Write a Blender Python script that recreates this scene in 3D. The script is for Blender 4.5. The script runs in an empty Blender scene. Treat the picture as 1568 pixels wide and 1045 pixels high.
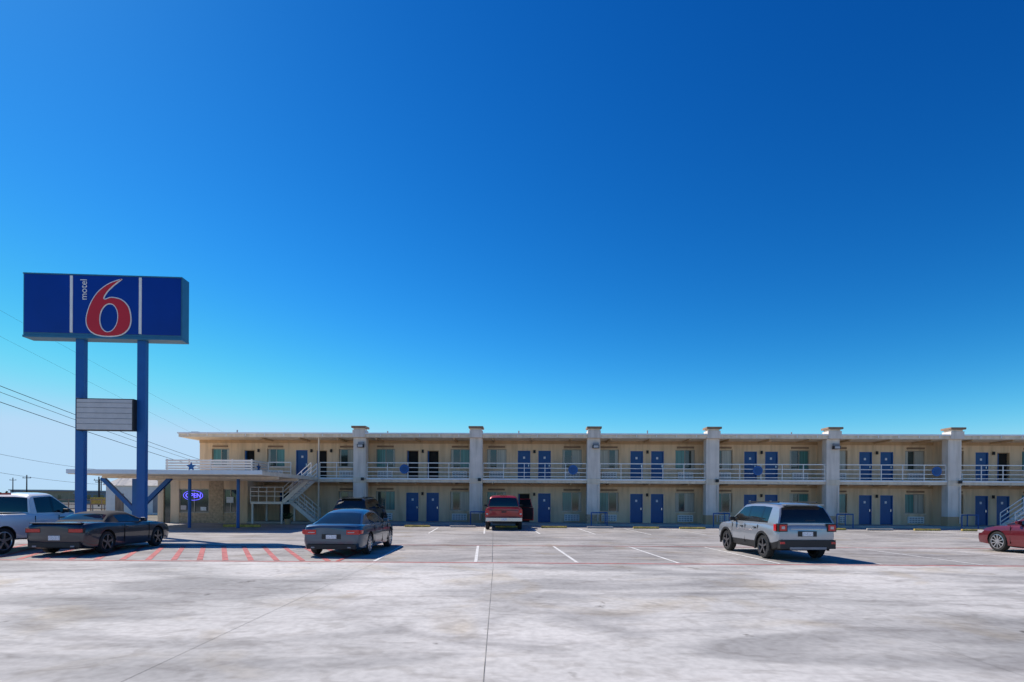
import bpy, math, random
from mathutils import Vector, Matrix
random.seed(7)
scene = bpy.context.scene
R = math.radians

# ------------------------------------------------------------------ materials
def mat(name, col, rough=0.7, metal=0.0, var=0.12, scale=3.0, bump=0.0, coat=0.0, spec=0.5, emit=None, stretch=None, detail=6, dirt=0.0):
    m = bpy.data.materials.new(name); m.use_nodes = True
    nt = m.node_tree; b = nt.nodes['Principled BSDF']
    b.inputs['Roughness'].default_value = rough
    b.inputs['Metallic'].default_value = metal
    b.inputs['Specular IOR Level'].default_value = spec
    b.inputs['Coat Weight'].default_value = coat
    b.inputs['Coat Roughness'].default_value = 0.06
    tc = nt.nodes.new('ShaderNodeTexCoord'); n = nt.nodes.new('ShaderNodeTexNoise')
    n.inputs['Scale'].default_value = scale; n.inputs['Detail'].default_value = detail
    src = tc.outputs['Object']
    if stretch:
        mp = nt.nodes.new('ShaderNodeMapping'); mp.inputs['Scale'].default_value = stretch
        nt.links.new(src, mp.inputs[0]); src = mp.outputs[0]
    nt.links.new(src, n.inputs['Vector'])
    r = nt.nodes.new('ShaderNodeValToRGB')
    r.color_ramp.elements[0].position = 0.3; r.color_ramp.elements[1].position = 0.7
    c = Vector(col)
    r.color_ramp.elements[0].color = (*(c*(1-var)), 1); r.color_ramp.elements[1].color = (*[min(1, v) for v in c*(1+var)], 1)
    nt.links.new(n.outputs['Fac'], r.inputs[0]); out=r.outputs[0]
    if dirt:   # vertical run-off streaks
        mp = nt.nodes.new('ShaderNodeMapping'); mp.inputs['Scale'].default_value = (2.2,2.2,.22)
        nt.links.new(tc.outputs['Object'], mp.inputs[0])
        n3 = nt.nodes.new('ShaderNodeTexNoise'); n3.inputs['Scale'].default_value=1.6; n3.inputs['Detail'].default_value=8
        nt.links.new(mp.outputs[0], n3.inputs['Vector'])
        r3 = nt.nodes.new('ShaderNodeValToRGB'); r3.color_ramp.elements[0].position=.34; r3.color_ramp.elements[1].position=.55
        r3.color_ramp.elements[0].color=(1-dirt,1-dirt*1.05,1-dirt*1.15,1); r3.color_ramp.elements[1].color=(1,1,1,1)
        nt.links.new(n3.outputs['Fac'], r3.inputs[0])
        x=nt.nodes.new('ShaderNodeMix'); x.data_type='RGBA'; x.blend_type='MULTIPLY'; x.inputs[0].default_value=1
        nt.links.new(out,x.inputs[6]); nt.links.new(r3.outputs[0],x.inputs[7]); out=x.outputs[2]
    nt.links.new(out, b.inputs['Base Color'])
    if bump:
        bp = nt.nodes.new('ShaderNodeBump'); bp.inputs['Strength'].default_value = bump
        n2 = nt.nodes.new('ShaderNodeTexNoise'); n2.inputs['Scale'].default_value = scale*14
        nt.links.new(tc.outputs['Object'], n2.inputs['Vector'])
        nt.links.new(n2.outputs['Fac'], bp.inputs['Height']); nt.links.new(bp.outputs[0], b.inputs['Normal'])
    if emit:
        b.inputs['Emission Color'].default_value = (*emit[:3], 1); b.inputs['Emission Strength'].default_value = emit[3]
    return m

M = {}
M['wall'] = mat('stucco_beige', (.80,.595,.39), .9, var=.07, scale=.6, bump=.15, dirt=.18)
M['wall2'] = mat('stucco_tan', (.55,.37,.21), .9, var=.08, scale=.8, bump=.15, dirt=.12)
M['col'] = mat('column_paint', (.82,.72,.62), .8, var=.07, scale=1.2, bump=.1, dirt=.18)
M['stone'] = mat('column_stone', (.50,.36,.23), .9, var=.3, scale=6, bump=.5)
M['cap'] = mat('cap_brown', (.30,.19,.12), .8, var=.2)
M['white'] = mat('white_paint', (.86,.83,.78), .55, var=.05)
M['fascia'] = mat('fascia_paint', (.82,.69,.53), .7, var=.07, scale=1.5, dirt=.15)
M['gutter'] = mat('gutter_metal', (.84,.84,.84), .4, var=.04)
M['blue'] = mat('blue_paint', (.006,.10,.34), .4, var=.06)
M['door'] = mat('door_blue', (.004,.080,.26), .45, var=.08)
M['signblue'] = mat('sign_blue', (.003,.030,.27), .25, var=.10, scale=.5)
M['signteal'] = mat('sign_edge', (.03,.16,.28), .35, var=.08)
M['red'] = mat('sign_red', (.62,.012,.02), .35, var=.03)
M['dark'] = mat('dark_interior', (.012,.011,.010), .9, var=.3)
M['black'] = mat('black_plastic', (.018,.018,.019), .55, var=.15)
M['glassd'] = mat('window_glass', (.02,.04,.035), .06, var=.4, scale=.8, spec=.9)
M['curtain'] = mat('curtain', (.46,.44,.37), .35, var=.3, scale=8, coat=.4, stretch=(3,1,.05))
M['curtaint'] = mat('curtain_teal', (.07,.22,.20), .3, var=.4, scale=6, coat=.6, stretch=(3,1,.05))
M['alu'] = mat('aluminium', (.38,.33,.27), .4, metal=.3, var=.05)
M['tire'] = mat('tire', (.02,.02,.02), .85, var=.2)
M['rim'] = mat('rim', (.60,.61,.63), .28, metal=.85, var=.05)
M['rimd'] = mat('rim_dark', (.16,.16,.17), .3, metal=.8, var=.05)
M['cglass'] = mat('car_glass', (.010,.013,.015), .02, var=.2, spec=.8)
M['pgloss'] = mat('pillar_gloss_black', (.01,.01,.011), .12, var=.1)
M['lamp'] = mat('tail_lamp', (.55,.008,.012), .15, var=.15, scale=20, coat=.4)
M['lampw'] = mat('lamp_clear', (.5,.45,.45), .15, var=.1, coat=.5)
M['plate'] = mat('licence_plate', (.7,.72,.75), .4, var=.25, scale=25)
M['chrome'] = mat('chrome', (.55,.56,.58), .2, metal=1, var=.03)
M['yellow'] = mat('yellow_paint', (.52,.38,.08), .7, var=.35, scale=6)
M['conc'] = mat('sidewalk_concrete', (.42,.40,.37), .9, var=.15, scale=2, bump=.2)
M['gray'] = mat('grey_box', (.30,.30,.31), .6, var=.1)
M['board'] = mat('message_board_panel', (.60,.57,.55), .5, var=.06)
M['neon'] = mat('neon', (.2,.2,.9), .5, emit=(.12,.10,1.0,2.2))
M['wood'] = mat('weathered_wood', (.36,.24,.17), .85, var=.25, scale=5, stretch=(1,1,.2))
M['leaf'] = mat('foliage', (.05,.085,.03), .8, var=.5, scale=2)
M['bark'] = mat('pole_wood', (.10,.07,.05), .9, var=.3)
M['cable'] = mat('cable', (.015,.015,.017), .7, var=.1)
M['redpaint'] = mat('faded_red_paint', (.47,.13,.12), .8, var=.38, scale=3, detail=12)
M['whiteline'] = mat('worn_white_line', (.68,.67,.64), .8, var=.25, scale=6, detail=12)
M['joint'] = mat('joint_filler', (.27,.26,.24), .9, var=.4, scale=1.5)
M['roofm'] = mat('roof_gravel', (.45,.43,.40), .9, var=.15)

# ------------------------------------------------------------------ mesh builder
class MB:
    def __init__(s): s.v=[]; s.f=[]; s.m=[]; s.mats=[]
    def mi(s, k):
        m = M[k] if isinstance(k, str) else k
        if m not in s.mats: s.mats.append(m)
        return s.mats.index(m)
    def poly(s, pts, k):
        b=len(s.v); s.v += [tuple(p) for p in pts]; s.f.append(list(range(b,b+len(pts)))); s.m.append(s.mi(k))
    def box(s, x0,x1,y0,y1,z0,z1,k):
        b=len(s.v); s.v += [(x0,y0,z0),(x1,y0,z0),(x1,y1,z0),(x0,y1,z0),(x0,y0,z1),(x1,y0,z1),(x1,y1,z1),(x0,y1,z1)]
        for q in ((0,3,2,1),(4,5,6,7),(0,1,5,4),(1,2,6,5),(2,3,7,6),(3,0,4,7)):
            s.f.append([b+i for i in q]); s.m.append(s.mi(k))
    def beam(s, p0, p1, w, h, k):
        p0=Vector(p0); p1=Vector(p1); d=(p1-p0).normalized()
        up=Vector((0,0,1)) if abs(d.z)<.95 else Vector((0,1,0))
        a=d.cross(up).normalized()*w/2; c=a.cross(d).normalized()*h/2
        b=len(s.v)
        for p in (p0,p1): s.v += [tuple(p-a-c),tuple(p+a-c),tuple(p+a+c),tuple(p-a+c)]
        for q in ((0,3,2,1),(4,5,6,7),(0,1,5,4),(1,2,6,5),(2,3,7,6),(3,0,4,7)):
            s.f.append([b+i for i in q]); s.m.append(s.mi(k))
    def cyl(s, p0, p1, r, k, seg=12, r2=None):
        p0=Vector(p0); p1=Vector(p1); d=(p1-p0).normalized(); r2=r if r2 is None else r2
        up=Vector((0,0,1)) if abs(d.z)<.9 else Vector((1,0,0))
        a=d.cross(up).normalized(); c=a.cross(d).normalized(); b=len(s.v)
        for p,rr in ((p0,r),(p1,r2)):
            for i in range(seg):
                t=2*math.pi*i/seg; s.v.append(tuple(p+a*math.cos(t)*rr+c*math.sin(t)*rr))
        for i in range(seg):
            j=(i+1)%seg; s.f.append([b+i,b+j,b+seg+j,b+seg+i]); s.m.append(s.mi(k))
        s.f.append([b+i for i in range(seg)][::-1]); s.m.append(s.mi(k))
        s.f.append([b+seg+i for i in range(seg)]); s.m.append(s.mi(k))
    def revolve(s, c, prof, k, seg=32, sgn=1):   # axis = x
        b=len(s.v); n=len(prof)
        for i in range(seg):
            t=2*math.pi*i/seg
            for r,dx in prof: s.v.append((c[0]+dx*sgn, c[1]+r*math.cos(t), c[2]+r*math.sin(t)))
        for i in range(seg):
            j=(i+1)%seg
            for q in range(n-1):
                s.f.append([b+i*n+q,b+i*n+q+1,b+j*n+q+1,b+j*n+q]); s.m.append(s.mi(k))
    def loft(s, secs, fn, capk):
        b=len(s.v); n=len(secs[0])
        for sec in secs: s.v += [tuple(p) for p in sec]
        for i in range(len(secs)-1):
            for q in range(n):
                j=(q+1)%n
                s.f.append([b+i*n+q,b+i*n+j,b+(i+1)*n+j,b+(i+1)*n+q]); s.m.append(s.mi(fn(i,q)))
        s.f.append([b+q for q in range(n)][::-1]); s.m.append(s.mi(capk))
        e=b+(len(secs)-1)*n; s.f.append([e+q for q in range(n)]); s.m.append(s.mi(capk))
    def build(s, name, parent=None, smooth=None, bevel=0, fixn=False):
        me=bpy.data.meshes.new(name); me.from_pydata(s.v,[],s.f)
        for m in s.mats: me.materials.append(m)
        me.polygons.foreach_set('material_index', s.m); me.update()
        if fixn:
            import bmesh
            bm=bmesh.new(); bm.from_mesh(me); bmesh.ops.recalc_face_normals(bm, faces=bm.faces); bm.to_mesh(me); bm.free()
        if smooth:
            me.polygons.foreach_set('use_smooth',[True]*len(me.polygons)); me.set_sharp_from_angle(angle=R(smooth))
        o=bpy.data.objects.new(name, me); scene.collection.objects.link(o)
        if parent: o.parent=parent
        if bevel:
            bv=o.modifiers.new('bevel','BEVEL'); bv.width=bevel; bv.segments=2; bv.limit_method='ANGLE'
        return o

def empty(name, loc=(0,0,0), rz=0):
    e=bpy.data.objects.new(name,None); e.location=loc; e.rotation_euler=(0,0,rz); e.empty_display_size=.5
    scene.collection.objects.link(e); return e

# ------------------------------------------------------------------ world / sun / camera
sunv = Vector((-.68,.48,1.0)).normalized()
elev = math.asin(sunv.z); az = math.atan2(sunv.x, sunv.y) % (2*math.pi)
w = bpy.data.worlds.new("World"); scene.world = w; w.use_nodes=True
nt=w.node_tree; bg=nt.nodes['Background']
sky=nt.nodes.new('ShaderNodeTexSky'); sky.sky_type='NISHITA'; sky.sun_disc=False
sky.sun_elevation=elev; sky.sun_rotation=az; sky.altitude=600; sky.air_density=1.0; sky.dust_density=.2; sky.ozone_density=3.0
hs=nt.nodes.new('ShaderNodeHueSaturation'); hs.inputs['Saturation'].default_value=1.25
nt.links.new(sky.outputs[0],hs.inputs['Color'])
# polarised-looking deep blue: per-channel response of the clear sky
STR=.11
sep=nt.nodes.new('ShaderNodeSeparateColor'); nt.links.new(hs.outputs[0],sep.inputs[0]); cmb=nt.nodes.new('ShaderNodeCombineColor')
def mth(op,a,b,c=None):
    n=nt.nodes.new('ShaderNodeMath'); n.operation=op
    nt.links.new(a,n.inputs[0]); n.inputs[1].default_value=b
    if c is not None: n.inputs[2].default_value=c
    return n.outputs[0]
for i,(a_,p_,mx) in enumerate(((3.7,2.3,.48),(2.05,1.62,.70),(1.45,1.30,.93))):
    o=mth('MULTIPLY',sep.outputs[i],STR); o=mth('POWER',o,p_); o=mth('MULTIPLY',o,a_); o=mth('SMOOTH_MIN',o,mx,.35 if i<2 else .2); o=mth('MAXIMUM',o,0.0); o=mth('DIVIDE',o,STR)
    nt.links.new(o,cmb.inputs[i])
nt.links.new(cmb.outputs[0],bg.inputs[0]); bg.inputs[1].default_value=STR
sl=bpy.data.lights.new('sun','SUN'); sl.energy=5.0; sl.angle=R(.5); sl.color=(1,.925,.83)
so=bpy.data.objects.new('sun',sl); so.rotation_euler=sunv.to_track_quat('Z','Y').to_euler(); so.location=(-20,10,40); scene.collection.objects.link(so)
cam=bpy.data.cameras.new('camera'); co=bpy.data.objects.new('camera',cam); scene.collection.objects.link(co)
cam.lens=19.5; cam.sensor_width=36; cam.shift_y=.1547; cam.clip_end=5000
co.matrix_world = Matrix.Translation((0,0,1.75)) @ Matrix.Rotation(R(90),4,'X') @ Matrix.Rotation(R(.35),4,'Z')
scene.camera=co
scene.view_settings.view_transform='Standard'; scene.view_settings.look='None'

# ------------------------------------------------------------------ ground
def ground_mat(name, c0, c1, c2, sc, contrast=(.35,.65), warm=(.93,.88,.80)):
    m=bpy.data.materials.new(name); m.use_nodes=True; nt=m.node_tree; b=nt.nodes['Principled BSDF']; b.inputs['Roughness'].default_value=.85
    b.inputs['Specular IOR Level'].default_value=.25
    tc=nt.nodes.new('ShaderNodeTexCoord')
    def noise(s,d,st=(1,1,1),dist=0,off=0):
        mp=nt.nodes.new('ShaderNodeMapping'); mp.inputs['Scale'].default_value=st; mp.inputs['Location'].default_value=(off,off*.7,0); nt.links.new(tc.outputs['Object'],mp.inputs[0])
        n=nt.nodes.new('ShaderNodeTexNoise'); n.inputs['Scale'].default_value=s; n.inputs['Detail'].default_value=d; n.inputs['Distortion'].default_value=dist
        nt.links.new(mp.outputs[0],n.inputs['Vector']); return n
    def ramp(n,p0,p1,a,bb):
        r=nt.nodes.new('ShaderNodeValToRGB'); r.color_ramp.elements[0].position=p0; r.color_ramp.elements[1].position=p1
        r.color_ramp.elements[0].color=(*a,1); r.color_ramp.elements[1].color=(*bb,1); nt.links.new(n.outputs['Fac'],r.inputs[0]); return r
    def mul(a,bb,f=1):
        x=nt.nodes.new('ShaderNodeMix'); x.data_type='RGBA'; x.blend_type='MULTIPLY'; x.inputs[0].default_value=f
        nt.links.new(a.outputs[0] if a.bl_idname!='ShaderNodeMix' else a.outputs[2],x.inputs[6]); nt.links.new(bb.outputs[0],x.inputs[7]); return x
    big=ramp(noise(sc,8,(1,1,1),.8),contrast[0],contrast[1],c0,c1)
    st=ramp(noise(sc*2.2,10,(.5,1.2,1),1.6,3),.38,.54,c2,(1,1,1))            # soft dark scuffs
    st2=ramp(noise(sc*6,12,(.35,1.4,1),2.2,9),.30,.47,(.80,.79,.79),(1,1,1))  # swirled trowel / tyre marks
    st3=ramp(noise(sc*14,12,(.8,1.1,1),1.0,31),.36,.48,(.84,.83,.82),(1,1,1)) # small blotches
    wm=ramp(noise(sc*3,6,(1,1,1),.5,21),.32,.44,warm,(1,1,1))               # rusty stains
    tiny=ramp(noise(9,8),.3,.62,(.86,.86,.86),(1.04,1.04,1.04))
    sp=ramp(noise(1.3,4,(1,1,1),.3,5),.255,.30,(.40,.38,.36),(1,1,1))          # oil spots
    x=mul(mul(mul(mul(mul(mul(big,st),st2),st3),wm),tiny),sp)
    nt.links.new(x.outputs[2],b.inputs['Base Color'])
    bp=nt.nodes.new('ShaderNodeBump'); bp.inputs['Strength'].default_value=.15; nt.links.new(noise(30,4).outputs['Fac'],bp.inputs['Height']); nt.links.new(bp.outputs[0],b.inputs['Normal'])
    return m
def sheet(name,x0,x1,y0,y1,z,m):
    mb=MB(); mb.poly([(x0,y0,z),(x1,y0,z),(x1,y1,z),(x0,y1,z)],m); return mb.build(name)
gm=ground_mat('dry_earth',(.22,.19,.14),(.30,.26,.19),(.8,.8,.75),.05)
sheet('ground',-2500,2500,-500,4000,-.008,gm)
cm=ground_mat('concrete_light',(.46,.445,.42),(.67,.64,.60),(.68,.68,.69),.17)
am=ground_mat('concrete_lot',(.34,.325,.31),(.50,.47,.44),(.74,.73,.73),.22)
sheet('concrete_pavement',-60,80,-30,15.2,0,cm)
sheet('parking_lot',-60,80,15.2,40,-.002,am)
sheet('road',-400,-62,-200,400,-.004,mat('asphalt',(.07,.07,.07),.9,var=.2))

# markings
mk=MB()
def line(x0,y0,x1,y1,wd,k,z):
    d=Vector((x1-x0,y1-y0,0)).normalized(); n=Vector((-d.y,d.x,0))*wd/2
    a=Vector((x0,y0,z)); b=Vector((x1,y1,z)); mk.poly([a-n,b-n,b+n,a+n],k)
dx=-.05
for k in range(-1,14):
    X=-1.0+2.83*k
    line(X,15.45,X+dx*5.3,20.8,.09,'whiteline',.004)
for k in range(-2,15):
    X=-1.4+2.83*k
    line(X,28.2,X+dx*5,33.8,.09,'whiteline',.004)
mk.build('parking_stall_lines')
mk=MB()
line(-40,15.3,60,15.3-.1,.13,'redpaint',.004)
line(-5.9,20.95,60,20.9,.10,'redpaint',.008)
mk.build('fire_lane_stripe')
mk=MB()
for i in range(26):
    X=-15.2+.72*i
    x0,y0,x1,y1=X,15.5,X-.53*4.6,20.1
    if x0>-4.9: 
        t=(x0-(-4.9))/(x0-x1) if x1<-4.9 else 2
        if t>=1: continue
        x0=x0+(x1-x0)*t; y0=15.5+4.6*t
    line(x0,y0,x1,y1,.15,'redpaint',.004)
line(-18,20.2,-4.9,20.2,.12,'redpaint',.008); line(-4.85,15.45,-5.1,20.2,.12,'redpaint',.0085)
mk.build('no_parking_hatching')
mk=MB()
line(-.16,1,-.5,15.1,.010,'joint',.004); line(-3.68,1,-3.7,15.1,.006,'joint',.004); line(5.2,1,5.1,15.1,.004,'joint',.004)
line(-25,10.9,25,10.95,.006,'joint',.0085)
for X in (-7.2,-.55,6.6,13.8,21): line(X,15.5,X-.6,34,.014,'joint',.010)
for Y in (24.3,27.6): line(-30,Y,40,Y+.1,.03,'joint',.0125)
mk.build('pavement_joint')

# ------------------------------------------------------------------ motel building
B=empty('motel_building',(-10.6,38.5,0),R(-1.5))
S0,S1=-12.4,57.0; WY=1.9; SP=8.1
def openings(fl):
    ops=[]
    z=.12 if fl==0 else 3.2
    for k in range(0,7):
        c=SP*k+4.05
        for off,kind in ((-2.72,'w'),(-.74,'d'),(.74,'d'),(2.72,'w')):
            if kind=='w': ops.append((c+off-.70,c+off+.70,z+.80,z+2.18,'w',k,off))
            else:
                op=(fl==1 and k==0) or (fl==0 and k==1 and off<0) or (fl==1 and k==5 and off>0)
                ops.append((c+off-.45,c+off+.45,z,z+2.08,'o' if op else 'd',k,off))
    if fl==1:
        ops+=[(-11.5,-10.2,z+.85,z+2.15,'w',-1,0),(-9.1,-8.3,z,z+2.06,'o',-1,0),(-7.4,-6.1,z+.85,z+2.15,'w',-1,1),
              (-5.25,-4.4,z,z+2.06,'d',-1,0),(-3.75,-2.95,z,z+2.06,'o',-1,0),(-2.1,-.8,z+.85,z+2.15,'w',-1,1)]
    else:
        ops+=[(-2.1,-.8,z+.85,z+2.15,'w',-1,1),(-6.5,-5.65,z,z+2.06,'o',-1,0)]
    return sorted(ops)
walls=MB(); trim=MB(); wins=MB(); doors=MB(); ac=MB()
for fl,(z0,z1) in enumerate(((0.12,2.9),(3.2,5.98))):
    x=S0 if fl==1 else -7.6
    for (a,b,c,d,kind,k,off) in openings(fl):
        if b>S1-1: break
        walls.box(x,a,WY,WY+.25,z0,z1,'wall')
        if c>z0: walls.box(a,b,WY,WY+.25,z0,c,'wall')
        walls.box(a,b,WY,WY+.25,d,z1,'wall')
        x=b
        if kind=='w':
            y=WY+.12; f=.05
            wins.box(a,b,y,y+.05,c,c+f,'alu'); wins.box(a,b,y,y+.05,d-f,d,'alu'); wins.box(a,a+f,y,y+.05,c+f,d-f,'alu'); wins.box(b-f,b,y,y+.05,c+f,d-f,'alu')
            m_=(a+b)/2; wins.box(m_-.03,m_+.03,y-.005,y+.05,c+f,d-f,'alu')
            r=random.random(); A,Bm=('curtaint','glassd') if r<.28 else ('glassd','curtain') if r<.55 else ('glassd','curtaint') if r<.75 else ('curtain','glassd') if r<.92 else ('curtaint','curtain')
            wins.box(a+f,m_-.03,y+.02,y+.04,c+f,d-f,A); wins.box(m_+.03,b-f,y+.02,y+.04,c+f,d-f,Bm)
            q1=random.uniform(.12,.32)
            if A=='glassd': wins.box(a+f,a+q1,y+.012,y+.019,c+f,d-f,'curtain')
            if Bm=='glassd': wins.box(b-q1,b-f,y+.012,y+.019,c+f,d-f,'curtain')
            wins.box(a-.04,b+.04,WY-.05,WY+.02,c-.06,c,'fascia')
            wins.box(a+.1,b-.1,WY-.09,WY-.002,d+.10,d+.22,'cap')
            gz=z0+.10; g0=(a+b)/2-.54; g1=g0+1.08
            ac.box(g0,g1,WY-.16,WY-.002,gz,gz+.48,'white')
            for i in range(5):
                for j in range(3):
                    ac.box(g0+.05+i*.2,g0+.05+i*.2+.16,WY-.163,WY-.158,gz+.05+j*.14,gz+.05+j*.14+.08,'gray')
        elif kind=='d':
            doors.box(a+.05,b-.05,WY+.1,WY+.15,c+.02,d-.05,'door')
            doors.box((a+b)/2-.07,(a+b)/2+.07,WY+.09,WY+.1,c+1.50,c+1.66,'plate')
            doors.box(b-.14,b-.09,WY+.05,WY+.1,c+.92,c+1.08,'chrome')
            for q in ((a,a+.05),(b-.05,b)): doors.box(q[0],q[1],WY+.02,WY+.16,c,d-.05,'blue')
            doors.box(a,b,WY+.02,WY+.16,d-.05,d,'blue')
        else:
            doors.box(a+.05,b-.05,WY+.2,WY+.22,c,d-.05,'dark')  # near-black panel stands in for the unlit room behind the open door
            for q in ((a,a+.05),(b-.05,b)): doors.box(q[0],q[1],WY+.02,WY+.24,c,d-.05,'wall2')
            doors.box(a,b,WY+.02,WY+.24,d-.05,d,'wall2')
            doors.box(a+.06,a+.14,WY+.03,WY+.19,c,d-.06,'door')
        if kind in 'do' and off<=0:
            trim.cyl(((b+.3),WY-.08,c+1.9),((b+.3),WY-.08,c+2.12),.08,'black',8)
    walls.box(x,S1,WY,WY+.25,z0,z1,'wall')
    trim.box(S0 if fl else -7.6,S1,WY-.06,WY-.002,z1-.22,z1-.003,'wall2')
trim.build('wall_trim',B)
walls.box(S0,S0+.25,WY+.25,11,3.2,5.98,'wall'); walls.box(-7.6,-7.35,WY+.25,11,.0,2.9,'wall')
walls.box(S0,S1,11,11.25,0,5.98,'wall')
walls.build('walls',B); wins.build('windows',B); doors.build('doors',B); ac.build('ac_units',B)
# slabs, roof
s=MB()
s.box(-7.7,S1,.12,11,2.9,3.2,'fascia')
s.box(S0-.3,S1,-.12,11.4,5.98,6.2,'fascia')
s.box(S0-.35,S1,-.2,11.45,6.203,6.30,'gutter')
s.box(-7.7,S1,.06,.117,3.08,3.19,'gutter')
s.box(-7.6,S1,-.6,WY+.3,.0,.12,'conc')
x=S0+.4
while x<S1:
    s.box(x,x+.05,-.23,-.203,6.05,6.28,'gutter'); x+=1.35
x=-7
while x<S1:
    s.box(x,x+.1,.2,WY-.07,2.80,2.897,'wall2'); s.box(x,x+.1,.0,WY-.07,5.86,5.977,'wall2'); x+=2.7
s.build('slabs_and_roof',B)
c=MB()
for k in range(0,8):
    X=SP*k
    c.box(X-.46,X+.46,0,.62,.0,1.15 if k==0 else .75,'stone' if k%2==0 else 'wall2')
    c.box(X-.44,X+.44,.01,.6,1.15 if k==0 else .75,5.98,'col')
    c.box(X-.44,X+.44,-.235,.6,5.983,6.50,'col')
    c.box(X-.36,X+.36,-.2,.55,6.5,6.62,'fascia')
    c.box(X-.50,X+.50,-.32,.66,6.62,6.76,'cap')
    c.box(X-.455,X+.455,-.03,.005,2.85,3.22,'fascia')
    c.cyl((X+.30,-.06,.3),(X+.30,-.06,2.8),.035,'col',8)
c.build('columns',B,bevel=.015)
p=MB()
for k in range(0,8): p.box(SP*k-.12,SP*k+.12,.64,WY,.12,2.9,'wall'); p.box(SP*k-.12,SP*k+.12,.64,WY,3.2,5.98,'wall')
p.build('partition_fins',B)
r=MB()
def rail(x0,x1,y,z,slat=(.12,.40,.70),top=1.08,post=1.35):
    r.box(x0,x1,y-.03,y+.03,z+top-.06,z+top,'white')
    for h in slat: r.box(x0,x1,y-.018,y+.018,z+h,z+h+.045,'white')
    n=max(1,round((x1-x0)/post))
    for i in range(n+1):
        X=x0+(x1-x0)*i/n; r.box(X-.022,X+.022,y-.024,y+.024,z,z+top-.06,'white')
for k in range(0,7): rail(SP*k+.47,SP*(k+1)-.47,.2,3.2)
rail(-2.85,-.47,.2,3.2); rail(-6.5,-4.9,.2,3.2)
r.box(-2.95,-2.87,.1,.2,.12,5.98,'fascia')
r.build('balcony_railing',B)
d=MB()
for X in (3.1,14.8,27.4,39.4):
    d.cyl((X,.12,3.82),(X,.16,3.82),.33,'blue',28); d.cyl((X,.10,3.82),(X,.12,3.82),.2,'door',24)
for k in (0,2,4,6):
    X=SP*k+.12; d.box(X-.22,X+.22,-.30,-.05,5.28,5.5,'black'); d.box(X-.18,X+.2,-.2,-.02,5.5,5.66,'gray'); d.box(X-.17,X+.17,-.305,-.30,5.31,5.47,'lampw')
for k in (0,1,3,5):
    X=SP*k+.25; d.cyl((X,-.16,3.0),(X,-.16,3.2),.11,'black',12)
d.build('fixtures',B)
v=MB()
for X,h in ((-10.2,.35),(1.2,.3),(11.0,.35),(20.5,.4),(31,.3)): v.cyl((X,3,6.3),(X,3,6.3+h+.2),.05,'gray',8)
v.box(-12.2,-11.7,.5,1.0,6.3,6.42,'gray')
v.build('roof_vents',B)
for k in (1,2,3,4,5):
    X=SP*k+.35; h=MB(); y=-.95; wd=.45
    h.cyl((X-.6,y,.0),(X-.6,y,.9),.035,'blue',8); h.cyl((X+wd,y,0),(X+wd,y,.9),.035,'blue',8)
    h.cyl((X-.62,y,.9),(X+wd+.02,y,.9),.035,'blue',8); h.cyl((X+wd,y,.9),(X+wd,y+.9,.9),.035,'blue',8); h.cyl((X+wd,y+.9,0),(X+wd,y+.9,.9),.035,'blue',8)
    o=h.build('pipe_railing'); o.location=B.location; o.rotation_euler=B.rotation_euler
def stair(name,x0,z0,x1,z1,y0,y1,land=None):
    t=MB(); n=max(3,round((z1-z0)/.18)); 
    for i in range(n):
        a=i/n; X=x0+(x1-x0)*a; X2=x0+(x1-x0)*(a+1/n); z=z0+(z1-z0)*(i+1)/n
        t.box(min(X,X2),max(X,X2)+.03,y0+.04,y1-.04,z-.05,z,'white'); 
    for y in (y0,y1):
        t.beam((x0,y,z0-.02),(x1,y,z1-.02),.05,.26,'white')
        for h in (.95,.65,.35): t.beam((x0,y,z0+h),(x1,y,z1+h),.04,.05,'white')
        for a in (0,.33,.66,1): X=x0+(x1-x0)*a; z=z0+(z1-z0)*a; t.box(X-.02,X+.02,y-.022,y+.022,z,z+.95,'white')
    if land:
        a,b,z,ya,yb=land
        t.box(a,b,ya,yb,z-.16,z,'white')
        for h in (.95,.65,.35):
            t.box(a,b,ya+.0,ya+.04,z+h,z+h+.05,'white'); t.box(a,a+.04,ya+.045,yb,z+h,z+h+.05,'white')
        for q in range(5): X=a+(b-a)*q/4; t.box(X-.02,X+.02,ya-.002,ya+.042,z,z+.95,'white')
        for X in (a+.1,b-.1):
            for Y in (ya+.1,yb-.1): t.box(X-.05,X+.05,Y-.05,Y+.05,0,z-.16,'white')
    o=t.build(name,B); return o
stair('staircase_upper',-4.8,1.5,-2.9,3.2,-1.25,-.2,(-7.0,-4.8,1.5,-1.3,.95))
stair('staircase_lower',-3.1,.1,-4.8,1.5,-.05,.95)
stair('end_staircase',43.1,.1,47.6,3.2,-1.6,-.5)
# office block
o=MB(); oy=-.6
o.box(-13.9,-7.6,oy,WY+3,2.9,3.2,'fascia')
for a,b,k in ((-13.9,-13.5,'wall'),(-13.0,-12.4,'wall'),(-10.3,-9.3,'stone'),(-8.3,-7.6,'wall')): o.box(a,b,oy+.1,oy+.4,0,2.9,k)
o.box(-13.9,-13.6,oy+.4,8,0,2.9,'wall'); o.box(-7.62,-7.6,oy+.4,WY,0,2.9,'wall')
for a,b in ((-12.4,-10.3),(-9.3,-8.3)):
    o.box(a,b,oy+.12,oy+.38,0,.7,'stone'); o.box(a,b,oy+.12,oy+.38,2.35,2.9,'wall')
    o.box(a,b,oy+.2,oy+.23,.7,2.35,'glassd')
    for X in (a,(a+b)/2-.03,b-.06): o.box(X,X+.06,oy+.15,oy+.2,.7,2.35,'alu')
    o.box(a,b,oy+.15,oy+.2,.7,.76,'alu'); o.box(a,b,oy+.15,oy+.2,2.29,2.35,'alu')
o.box(-13.5,-13.0,oy+.2,oy+.24,0,2.9,'glassd')
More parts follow.
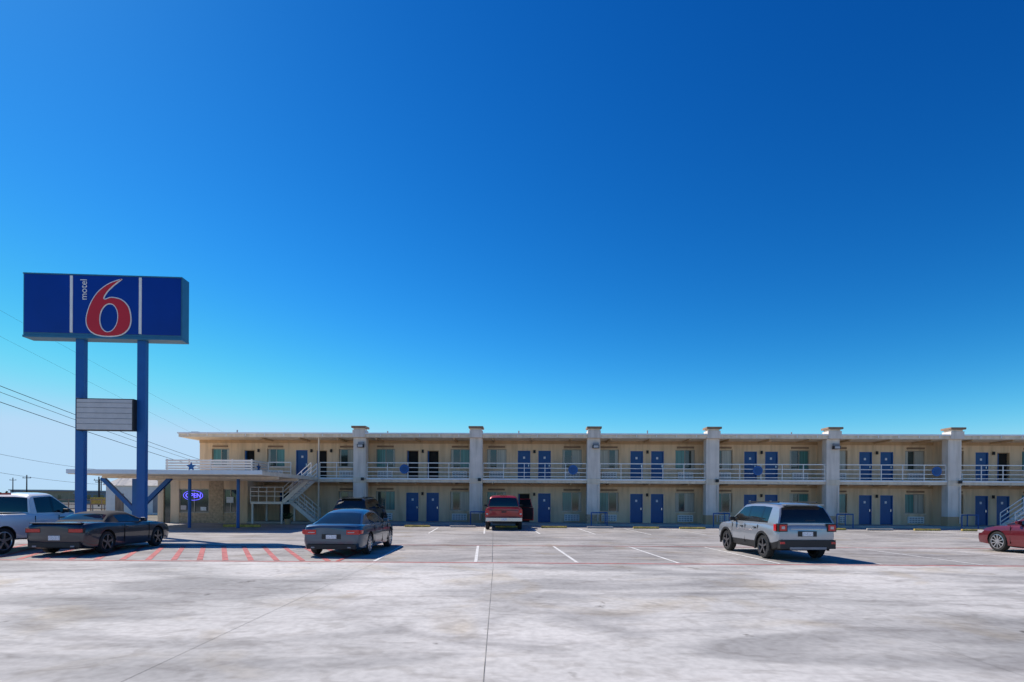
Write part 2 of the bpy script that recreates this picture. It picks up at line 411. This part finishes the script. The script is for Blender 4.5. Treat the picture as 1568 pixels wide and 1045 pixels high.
o.box(-12.3,-11.9,oy+.13,oy+.15,.9,1.2,'lampw'); o.box(-9.1,-8.6,oy+.13,oy+.15,1.4,1.8,'plate'); o.box(-10.9,-10.5,oy+.13,oy+.15,.85,1.1,'plate')
o.build('office',B)
q=MB()
for h in (.12,.30,.48,.66,.84,1.02):
    q.box(-13.2,-7.2,-.75,-.70,3.2+h,3.2+h+.13,'white'); q.box(-7.2,-7.15,-.70,1.6,3.2+h,3.2+h+.13,'white')
for X in (-13.15,-11.6,-10.1,-8.6,-7.25): q.box(X-.04,X+.04,-.697,-.62,3.2,4.4,'white')
q.box(-13.4,-7.1,-.8,-.2,3.203,3.28,'fascia')
def star(mb,X,Y,Z,r_,k,fac='y'):
    pts=[]
    for i in range(10):
        t=math.pi/2+i*math.pi/5; rr=r_ if i%2==0 else r_*.42
        pts.append((X+rr*math.cos(t),Y,Z+rr*math.sin(t)) if fac=='y' else (X,Y+rr*math.cos(t),Z+rr*math.sin(t)))
    mb.poly(pts[::-1],k)
star(q,-11.4,-.76,3.86,.36,'blue'); star(q,-7.13,.1,3.86,.36,'blue','x')
q.build('deck_railing',B)
cu=bpy.data.curves.new('open_text','FONT'); cu.body='OPEN'; cu.size=.42; cu.extrude=.01; cu.materials.append(M['neon'])
to=bpy.data.objects.new('open_sign_letters',cu); scene.collection.objects.link(to); to.parent=B; to.location=(-11.95,oy+.1,1.75); to.rotation_euler=(R(90),0,0)
nb=MB()
for i in range(28):
    t0=2*math.pi*i/28; t1=2*math.pi*(i+1)/28
    nb.cyl((-11.42+.68*math.cos(t0),oy+.11,1.89+.33*math.sin(t0)),(-11.42+.68*math.cos(t1),oy+.11,1.89+.33*math.sin(t1)),.012,'neon',6)
nb.build('open_sign_ring',B)

# canopy
C=empty('entrance_canopy')
k=MB(); k.box(-23.4,-13.2,29.2,37.85,2.95,3.17,'fascia'); k.box(-23.45,-13.15,29.15,29.197,2.98,3.2,'gutter')
for Y in (31.5,34.5): k.box(-23.3,-13.3,Y,Y+.15,2.82,2.947,'fascia')
k.build('canopy_slab',C)
k=MB()
for X,Y in ((-18.6,32),(-15.8,32)): k.cyl((X,Y,0),(X,Y,2.82),.09,'blue',12)
k.box(-21.65,-21.35,31.6,31.9,0,2.8,'blue')
for sx in (-1,1): k.beam((-21.5,31.75,.9),(-21.5+sx*1.95,31.75,2.85),.2,.22,'blue')
k.build('canopy_posts',C)

# ------------------------------------------------------------------ pylon sign
P=empty('pylon_sign',(-21.73,24.6,0),R(3.6))
k=MB(); Wd,Z0,Z1,T=6.82,8.92,11.68,.58
k.box(0,Wd,0,T,Z0,Z1,'signteal')
D1,D2=2.0,4.95
k.box(.06,D1,-.03,0,Z0+.12,Z1-.06,'signblue'); k.box(D1+.12,D2,-.03,0,Z0+.12,Z1-.06,'signblue'); k.box(D2+.12,Wd-.06,-.03,0,Z0+.12,Z1-.06,'signblue')
for X in (D1,D2): k.box(X,X+.12,-.05,0,Z0+.15,Z1-.08,'white')
k.box(0,Wd,-.05,T+.02,Z0-.1,Z0,'signteal'); k.box(0,Wd,-.045,0,Z1-.055,Z1,'signteal')
k.build('sign_cabinet',P,bevel=.01)
k=MB()
for X in (2.33,4.98): k.box(X-.18,X+.18,.12,.36,0,Z0-.1,'blue'); k.box(X-.35,X+.35,-.05,.65,0,.04,'gray')
k.build('sign_poles',P)
k=MB(); k.box(2.36,4.82,-.15,.10,4.70,6.13,'black'); k.box(2.40,4.76,-.17,-.15,4.74,6.09,'board')
for z in (4.98,5.22,5.46,5.70,5.92): k.box(2.40,4.76,-.18,-.17,z,z+.03,'gray')
k.build('message_board',P,bevel=.01)
def catmull(pts,n=8):
    out=[];N=len(pts)
    for i in range(N):
        p0,p1,p2,p3=[Vector(pts[(i+j)%N]) for j in (-1,0,1,2)]
        for t in [q/n for q in range(n)]:
            out.append(.5*((2*p1)+(-p0+p2)*t+(2*p0-5*p1+4*p2-p3)*t*t+(-p0+3*p1-3*p2+p3)*t**3))
    return out
def offs(pts,d):
    out=[];N=len(pts); area=sum(pts[i].x*pts[(i+1)%N].y-pts[(i+1)%N].x*pts[i].y for i in range(N)); sg=1 if area>0 else -1
    for i in range(N):
        t=(pts[(i+1)%N]-pts[i-1]); t.normalize(); out.append(pts[i]+Vector((t.y,-t.x))*d*sg)
    return out
px=[(184,426),(166,432),(149,445),(137,464),(130.5,487),(133,503),(144,513),(163,516),(183,513),(195,502),(198,486),(194,468),(183,457),(168,454),(158,457),(162,448),(171,438)]
S=.0290
outer=[Vector(((x-163)*S,(471-y)*S)) for x,y in px]; outer=catmull([tuple(v) for v in outer],6)
hole=[Vector(((164.5+12.6*math.cos(t)+1.5*math.sin(t)-163)*S,(471-486.5+21*math.sin(t))*S)) for t in [i*2*math.pi/40 for i in range(40)]]
def shape(name,o_,h_,k_,y):
    cu=bpy.data.curves.new(name,'CURVE'); cu.dimensions='2D'; cu.fill_mode='BOTH'; cu.extrude=.008
    for L in (o_,h_):
        sp=cu.splines.new('POLY'); sp.points.add(len(L)-1); sp.use_cyclic_u=True
        for i,p_ in enumerate(L): sp.points[i].co=(p_.x,p_.y,0,1)
    cu.materials.append(M[k_]); ob=bpy.data.objects.new(name,cu); scene.collection.objects.link(ob); ob.parent=P
    ob.location=(3.63,y,10.2); ob.rotation_euler=(R(90),0,0)
shape('numeral_outline',outer,hole,'white',-.045)
shape('numeral_red',offs(outer,-.05),offs(hole,.045),'red',-.065)
cu=bpy.data.curves.new('motel_text','FONT'); cu.body='motel'; cu.size=.40; cu.extrude=.006; cu.materials.append(M['white'])
to=bpy.data.objects.new('sign_lettering',cu); scene.collection.objects.link(to); to.parent=P; to.location=(2.72,-.045,10.52); to.rotation_euler=(R(90),R(-90),0)

# ------------------------------------------------------------------ vehicles
def paint(name,col,metal=.3,rough=.3): return mat(name,col,rough,metal,var=.03,scale=2,coat=1.0)
def lower_sec(y,zb,zt,w):
    h=zt-zb
    half=[(.80*w,zb),(.95*w,zb+.07*h),(.99*w,zb+.30*h),(w,zb+.55*h),(.992*w,zb+.74*h),(.955*w,zt-.09*h),(.925*w,zt-.03*h),(.86*w,zt),(.45*w,zt+.022)]
    return [(x,y,z) for x,z in half]+[(-x,y,z) for x,z in half[::-1]]
def make_car(name,loc,rz,sp,scale=1):
    E=empty(name,loc,rz); E.scale=(scale,)*3; pt=sp['paint']
    lo=MB(); secs=[lower_sec(*s_) for s_ in sp['lower']]
    lo.mi(pt); lo.mi('black'); lo.mi('dark')
    n=len(secs[0])
    def fn(i,q): return 'black' if (q in (0,1,n-3,n-2,n-1) and sp.get('clad')) or q==n-1 else pt
    lo.loft(secs,fn,pt)
    body=lo.build('lower_body',None,fixn=True)
    r_=sp['r']; W_=sp['W']/2
    cut=MB(); cut.mats=list(lo.mats)
    for y in (sp['yr'],sp['yf']):
        for sg in (-1,1): cut.cyl((sg*(W_-.28),y,r_+.01),(sg*(W_+.2),y,r_+.01),r_*1.14,'dark',40)
    co_=cut.build('cut',None,fixn=True)
    md=body.modifiers.new('b','BOOLEAN'); md.operation='DIFFERENCE'; md.object=co_; md.solver='EXACT'
    dg=bpy.context.evaluated_depsgraph_get(); dg.update()
    me=bpy.data.meshes.new_from_object(body.evaluated_get(dg)); body.modifiers.clear()
    if len(me.polygons)>20: body.data=me
    body.parent=E
    bpy.data.objects.remove(co_)
    body.data.polygons.foreach_set('use_smooth',[True]*len(body.data.polygons)); body.data.set_sharp_from_angle(angle=R(30))
    g=MB(); bz=sp['belt']; wb=sp['wb']; wt=sp['wt']; H=max(s_[1] for s_ in sp['green'])-bz; secs=[]; rm=sp.get('roof',pt)
    for y,zt,kd in sp['green']:
        h=zt-bz; wtop=wb-(wb-wt)*h/H
        half=[(wb,bz-.05),(wb-.015,bz+min(.03,.1*h)),(wtop+(wb-wtop)*.16,bz+max(h-.095,.5*h)),(wtop+.01,bz+max(h-.05,.7*h)),(wtop-.05,bz+max(h-.008,.9*h)),(wtop-.14,zt+.012*h/H),(wtop*.4,zt+.035*h/H)]
        secs.append([(x,y,z) for x,z in half]+[(-x,y,z) for x,z in half[::-1]])
    kinds=[s_[2] for s_ in sp['green']]
    def gf(i,q):
        kd=kinds[i]
        if q in (1,11): return 'cglass' if kd in 'GW' else 'pgloss' if kd=='B' else rm
        if q in (4,5,6,7,8) : return 'cglass' if kd in 'RW' else rm
        return rm
    g.loft(secs,gf,rm); g.build('cabin',E,smooth=28,fixn=True)
    wl=MB()
    for y in (sp['yr'],sp['yf']):
        for sg in (-1,1):
            c_=(sg*(W_-.24),y,r_)
            t=.22
            wl.revolve(c_,[(r_*.66,0),(r_*.9,0),(r_,.03),(r_,t-.03),(r_*.93,t),(r_*.72,t-.005),(r_*.70,t-.03)],'tire',40,sg)
            wl.revolve(c_,[(r_*.71,t-.006),(r_*.66,t-.012),(r_*.64,t-.06),(0.001,t-.075)],sp.get('rimbg','dark'),40,sg)
            ns=sp.get('spokes',5)
            for i in range(ns):
                a=2*math.pi*i/ns+.3
                p0=Vector((c_[0]+sg*(t-.03),y,r_)); p1=p0+Vector((0,math.cos(a),math.sin(a)))*r_*.67; p1.x+=sg*.012
                wl.beam(p0,p1,.03 if ns>7 else .06,.06 if ns<8 else .035,sp.get('rim','rim'))
            wl.cyl((c_[0]+sg*(t-.04),y,r_),(c_[0]+sg*(t-.01),y,r_),r_*.17,sp.get('rim','rim'),14)
            wl.revolve(c_,[(r_*.72,t-.002),(r_*.67,t+.002),(r_*.65,t-.015)],sp.get('rim','rim'),40,sg)
    wl.build('wheels',E,smooth=40,fixn=True)
    if sp.get('clad'):
        ar=MB()
        for y in (sp['yr'],sp['yf']):
            for sg in (-1,1):
                for i in range(20):
                    t0=math.pi*(-.08+1.16*i/20); t1=math.pi*(-.08+1.16*(i+1)/20); rr=r_*1.19
                    ar.beam((sg*(W_+.0),y+rr*math.cos(t0),r_+.01+rr*math.sin(t0)),(sg*(W_+.0),y+rr*math.cos(t1),r_+.01+rr*math.sin(t1)),.05,.07,'black')
        ar.build('arch_cladding',E)
    d=MB()
    for b in sp['boxes']:
        if b[-1]=='sym':
            x0,x1,y0,y1,z0,z1,kk=b[:7]
            d.box(x0,x1,y0,y1,z0,z1,kk); d.box(-x1,-x0,y0,y1,z0,z1,kk)
        else: d.box(*b)
    for y in sp.get('seams',()):
        for sg in (-1,1):
            xx=sg*sp['W']/2*.998
            d.box(min(xx,xx-sg*.02),max(xx,xx-sg*.02)+.002,y,y+.012,sp['seamz'][0],sp['seamz'][1],'dark')
    for y in sp.get('handles',()):
        for sg in (-1,1):
            xx=sg*sp['W']/2; d.box(min(xx-.02,xx+.02),max(xx-.02,xx+.02),y,y+.16,sp['belt']-.15,sp['belt']-.12,sp.get('hand',pt))
    d.build('lights_and_trim',E,bevel=.012)
    ym=sp['mirror']; mr=MB()
    for sg in (-1,1):
        a_,b_=sorted((sg*(wb+.04),sg*(wb+.22))); mr.box(a_,b_,ym,ym+.10,bz+.03,bz+.15,sp.get('hand',pt))
        a_,b_=sorted((sg*(wb-.03),sg*(wb+.08))); mr.box(a_,b_,ym+.03,ym+.08,bz+.0,bz+.05,'black')
    mr.build('mirrors',E,bevel=.035)
    return E
WH=paint('paint_silver',(.36,.38,.41),.45,.28); NAVY=paint('paint_slate_blue',(.045,.085,.135),.6); GRY=paint('paint_dark_grey',(.028,.034,.050),.5)
REDP=paint('paint_red',(.34,.012,.015),.2); MAR=paint('paint_maroon',(.16,.012,.02),.4); BLK=paint('paint_black',(.015,.015,.017),.3); WT=paint('paint_white',(.74,.75,.77),.0)
SOFT=mat('soft_top_fabric',(.03,.03,.035),.9,var=.15)
suv=dict(W=1.84,paint=WH,clad=True,r=.365,yr=.83,yf=3.42,belt=1.07,wb=.87,wt=.65,spokes=5,rimbg='dark',rim='rimd',
 lower=[(-.05,.50,.96,.76),(-.02,.42,1.02,.83),(.05,.36,1.06,.88),(.25,.28,1.08,.915),(.8,.26,1.09,.925),(2.0,.26,1.085,.922),(2.8,.26,1.07,.92),(3.1,.26,1.06,.915),(3.6,.26,1.03,.915),(4.0,.28,.99,.90),(4.18,.33,.93,.86),(4.25,.42,.84,.78)],
 green=[(.0,1.12,'R'),(.10,1.38,'R'),(.22,1.58,'P'),(.34,1.635,'P'),(.62,1.67,'G'),(1.02,1.69,'B'),(1.12,1.70,'G'),(1.90,1.70,'B'),(1.98,1.695,'G'),(2.45,1.655,'W'),(2.75,1.44,'W'),(3.15,1.09,'W')],
 boxes=[(.60,.88,-.065,.10,.86,1.10,'black','sym'),(.63,.85,-.075,-.064,.89,1.07,'lamp','sym'),(.69,.79,-.082,-.074,.94,1.02,'lampw','sym'),(.885,.915,.02,.16,.88,1.08,'lamp','sym'),(-.84,.84,-.10,.06,.36,.62,'black'),(-.55,.55,-.12,-.09,.34,.41,'gray'),(-.28,.28,-.075,-.045,.72,.88,'black'),(-.16,.16,-.085,-.07,.73,.86,'plate'),
  (.57,.61,.45,2.35,1.71,1.755,'black','sym'),(-.58,.58,.08,.32,1.64,1.675,WH),(-.03,.28,.015,.05,1.18,1.20,'black'),(-.5,.5,-.062,-.045,.93,.95,'chrome'),(.70,.84,-.108,-.095,.50,.57,'lamp','sym')],
 seams=(1.15,2.0,2.95),seamz=(.42,1.02),handles=(1.25,2.15),mirror=2.7,hand='black')
sedan=dict(W=1.86,paint=NAVY,r=.34,yr=.98,yf=3.8,belt=.93,wb=.80,wt=.55,spokes=10,
 lower=[(-.06,.40,.86,.74),(-.02,.32,.92,.82),(.06,.25,.955,.87),(.25,.20,.97,.91),(.6,.18,.965,.925),(.9,.17,.95,.93),(3.2,.17,.93,.93),(3.5,.18,.915,.93),(3.95,.19,.87,.925),(4.3,.20,.80,.90),(4.6,.24,.68,.84),(4.7,.32,.58,.74)],
 green=[(.45,.955,'R'),(.8,1.12,'R'),(1.2,1.29,'P'),(1.45,1.36,'G'),(1.9,1.40,'G'),(2.15,1.405,'B'),(2.25,1.40,'G'),(2.75,1.345,'W'),(3.1,1.17,'W'),(3.55,.94,'W')],
 boxes=[(.46,.85,-.075,.06,.68,.82,'lamp','sym'),(.84,.905,-.01,.20,.70,.81,'lamp','sym'),(.50,.70,-.082,-.074,.73,.755,'lampw','sym'),(-.74,.74,-.085,.03,.24,.38,'black'),(-.29,.29,-.072,-.055,.54,.69,'black'),(-.16,.16,-.08,-.07,.55,.67,'plate'),(.50,.60,-.10,-.07,.27,.31,'gray','sym')],
 seams=(1.5,2.55,3.3),seamz=(.3,.9),handles=(1.65,2.5),mirror=2.95)
conv=dict(W=1.90,paint=GRY,r=.355,yr=.92,yf=3.65,belt=.95,wb=.82,wt=.56,spokes=5,rim='rimd',roof=SOFT,
 lower=[(-.06,.42,.88,.76),(-.02,.32,.94,.84),(.06,.25,.98,.89),(.3,.19,1.0,.94),(.9,.17,1.01,.95),(1.6,.17,.97,.935),(3.1,.17,.95,.94),(3.6,.18,.94,.95),(4.1,.20,.88,.93),(4.4,.22,.80,.90),(4.6,.30,.68,.80)],
 green=[(.85,.97,'P'),(1.02,1.06,'R'),(1.40,1.23,'P'),(1.65,1.29,'G'),(2.05,1.315,'G'),(2.40,1.30,'W'),(2.8,1.14,'W'),(3.2,.96,'W')],
 boxes=[(.42,.84,-.07,.06,.72,.83,'lamp','sym'),(.40,.86,-.06,.05,.70,.85,'black','sym'),(-.76,.76,-.09,.03,.26,.42,'black'),(-.17,.17,-.08,-.05,.48,.62,'plate'),(-.76,.76,-.03,.12,.985,1.015,GRY),(.5,.62,-.11,-.07,.27,.32,'gray','sym')],
 seams=(1.75,3.1),seamz=(.3,.92),handles=(1.9,),mirror=2.7)
def pick(pt,L=5.5,crew=False,W=2.0):
    c0=2.05; c1=3.9 if not crew else 4.3
    mid=[(c0+.28,1.80,'G'),(c0+.9,1.84,'B'),(c0+1.0,1.84,'G')]
    return dict(W=W,paint=pt,r=.39,yr=1.05,yf=L-.95,belt=1.18,wb=.90,wt=.72,spokes=5,rimbg='dark',clad=False,
     lower=[(-.04,.56,1.12,.88),(.0,.47,1.17,.95),(.15,.42,1.19,W/2-.01),(.4,.40,1.2,W/2),(1.9,.38,1.19,W/2),(c0+.1,.36,1.18,W/2),(c1,.36,1.16,W/2),(L-.5,.40,1.08,.95),(L-.1,.45,.98,.90),(L,.55,.88,.82)],
     green=[(c0,1.24,'R'),(c0+.12,1.70,'P'),(c0+.2,1.77,'P')]+mid+[(c1-.75,1.80,'W'),(c1,1.20,'W')],
     boxes=[(.78,.97,-.06,.12,.74,1.10,'lamp','sym'),(.83,.93,-.066,-.058,.82,.90,'lampw','sym'),(-.95,.95,-.20,-.05,.48,.66,'chrome'),(-.16,.16,-.215,-.20,.52,.64,'plate'),(-.72,.72,-.055,-.038,1.04,1.07,'black'),(-.72,.72,-.055,-.038,.70,.72,'black'),(-.13,.13,-.06,-.038,.93,1.0,'black'),
      (-.78,.78,.15,1.95,1.226,1.235,'black'),(-.6,.6,-.10,.3,.34,.42,'black'),(-.2,.2,c0+.02,c0+.12,1.79,1.85,'lamp')],
     seams=(c0+.1,c0+1.05),seamz=(.5,1.12),handles=(c0+1.1,),mirror=c1-.6,hand='black')
blk=dict(suv,paint=BLK,W=1.95,wb=.90,wt=.72)
blk['boxes']=[tuple(BLK if x is WH else x for x in b) for b in suv['boxes']]
mar=dict(sedan,paint=MAR); mar['boxes']=[tuple(MAR if x is NAVY else x for x in b) for b in sedan['boxes']]+[(.55,.86,4.35,4.62,.60,.70,'lampw','sym')]
make_car('suv',(8.60,16.2,.01),R(2.6),suv,.985)
make_car('sedan_car',(-5.35,16.5,.01),R(-.5),sedan,.98)
make_car('convertible_car',(-13.40,16.3,.01),R(2.5),conv,.96)
make_car('pickup_truck',(-16.3,15.7,.01),R(1),pick(WT,5.6))
rt=make_car('pickup_truck',(-.45,31.2,.01),R(1.5),pick(REDP,5.6),1.07)
make_car('suv',(-9.35,32.0,.01),R(-3),blk,1.05)
make_car('sedan_car',(18.4,15.9,.01),R(2.5),mar,1.03)
k=MB(); k.beam((.98,3.5,.78),(1.75,3.1,.78),.07,.75,REDP); k.beam((.98,3.5,1.22),(1.7,3.12,1.22),.05,.1,'black'); k.beam((1.0,3.5,1.65),(1.6,3.15,1.65),.04,.05,REDP); k.beam((1.68,3.12,1.2),(1.58,3.15,1.65),.04,.05,REDP)
k.poly([(1.0,3.48,1.26),(1.66,3.14,1.26),(1.58,3.16,1.63),(1.0,3.48,1.63)],'cglass'); k.beam((1.03,3.42,.8),(1.72,3.06,.8),.03,.66,'black')
k.build('open_door',rt)

# ------------------------------------------------------------------ small things
for k_ in range(-2,15):
    X=-1.4+2.83*k_-1.4-.25; st=MB(); st.box(-.8,.8,0,.15,0.0,.11,'yellow' if k_%3 else 'conc'); o_=st.build('wheel_stop',bevel=.03); o_.location=(X,34.3-.026*X,0.005)
kb=MB(); kb.box(0,2.2,0,.2,0,.15,'yellow'); o_=kb.build('kerb',bevel=.03); o_.location=(-17.2,33.0,0.003)
pp=MB(); pp.cyl((0,0,0),(0,0,.35),.16,'wall2',14,.24)
for i in range(160):
    a=random.random()*6.28; rr=random.random()**.5*.33; z=.35+random.random()*.38
    p0=Vector((rr*math.cos(a),rr*math.sin(a),z)); u=Vector((random.gauss(0,1),random.gauss(0,1),random.gauss(0,1))).normalized()*.06; v_=u.cross(Vector((0,0,1))).normalized()*.03
    pp.poly([p0-u,p0+v_,p0+u,p0-v_],'leaf')
o_=pp.build('potted_plant'); o_.location=(-14.9,36.9,0)

# background left
sh=empty('storage_shed',(-41,56,0),R(-4)); k=MB()
k.box(0,6.5,0,4,0,2.9,'white'); k.poly([(-.2,-.2,2.9),(6.7,-.2,2.9),(6.7,2,3.75),(-.2,2,3.75)],'roofm'); k.poly([(-.2,2,3.75),(6.7,2,3.75),(6.7,4.2,2.9),(-.2,4.2,2.9)],'roofm')
k.poly([(0,0,2.9),(0,2,3.7),(0,4,2.9)],'wood'); k.poly([(6.5,0,2.9),(6.5,2,3.7),(6.5,4,2.9)],'wood')
k.box(1,1.9,-.03,0,0,2.1,'wood'); k.box(3,4.4,-.03,0,1,2,'glassd'); k.box(5,6,-.03,0,.2,2.2,'gray'); k.build('shed_body',sh)
fn_=MB()
for i in range(26):
    X=-66+i*1.2; fn_.box(X-.04,X+.04,60,60.08,0,1.5,'wood')
for z in (.4,.9,1.4): fn_.box(-66,-35,60.08,60.12,z,z+.1,'wood')
fn_.build('wooden_fence')
tl=MB()
for i in range(420):
    X=-420+random.random()*330; Y=260+random.random()*60; h=2.2+random.random()*2.6*(.5+.5*math.sin(X*.07))
    for j in range(22):
        p0=Vector((X+random.gauss(0,1.6),Y+random.gauss(0,1),random.random()*h)); u=Vector((random.gauss(0,1),random.gauss(0,.4),random.gauss(0,1)))*.5; v_=Vector((-u.z,0,u.x))*.7
        tl.poly([p0-u,p0+v_,p0+u,p0-v_],'leaf')
tl.build('distant_tree_line')
for (X,Y,wd,h,mk_) in ((-150,170,14,3.4,'wall2'),(-118,150,7,2.6,'white'),(-190,210,18,4,'gray'),(-98,125,6,2.8,'gray')):
    k=MB(); k.box(0,wd,0,8,0,h,mk_); k.box(-.4,wd+.4,-.4,8.4,h,h+.35,'roofm')
    for i in range(4): k.box(.8+i*wd/4.2,.8+i*wd/4.2+.9,-.03,0,.9,2.2,'glassd')
    o_=k.build('distant_building'); o_.location=(X,Y,0)
yb=MB(); yb.box(0,1.6,0,.1,.9,1.7,'yellow'); yb.box(.1,.2,.1,.2,0,1.5,'gray'); yb.box(1.4,1.5,.1,.2,0,1.5,'gray'); o_=yb.build('roadside_sign'); o_.location=(-46,60.5,0)
for X,Y,h in ((-105,120,6.4),(-100,135,6),(-90,121,5.6),(-74.5,100,5.4),(-89,122,5.2),(-135,150,6.8)):
    k=MB(); k.cyl((0,0,0),(0,0,h),.14,'bark',8,.1); k.box(-.9,.9,-.05,.05,h-.7,h-.58,'bark')
    for q_ in (-.8,.8): k.cyl((q_,0,h-.58),(q_,0,h-.4),.05,'gray',6)
    o_=k.build('utility_pole'); o_.location=(X,Y,0)
def cable(pts,rad):
    (a,b)=pts; a=Vector(a); b=Vector(b); n=24; k=MB(); pr=None
    for i in range(n+1):
        t=i/n; p_=a.lerp(b,t); p_.z-=1.2*4*t*(1-t)*.4
        if pr: k.cyl(pr,p_,rad,'cable',5)
        pr=p_
    return k
pl=empty('power_lines')
def ext(a,b,t0=-.45,t1=1.6): a=Vector(a); b=Vector(b); return (a+(b-a)*t0,a+(b-a)*t1)
for i,(a,b,rd) in enumerate((((-41.5,45,11.0),(-46.5,80,8.1),.026),((-41.5,45,10.5),(-46.5,80,7.6),.02),((-41.5,45,9.7),(-46.5,80,6.9),.028),((-41.5,45,17.1),(-42.7,80,12.1),.007),((-41.5,45,15.0),(-43.5,80,10.2),.007),((-83,90,8.9),(-87,110,8.1),.025),((-83,90,5.9),(-87,110,5.0),.025))):
    cable(ext(a,b),rd).build('cable_%d'%i,pl)
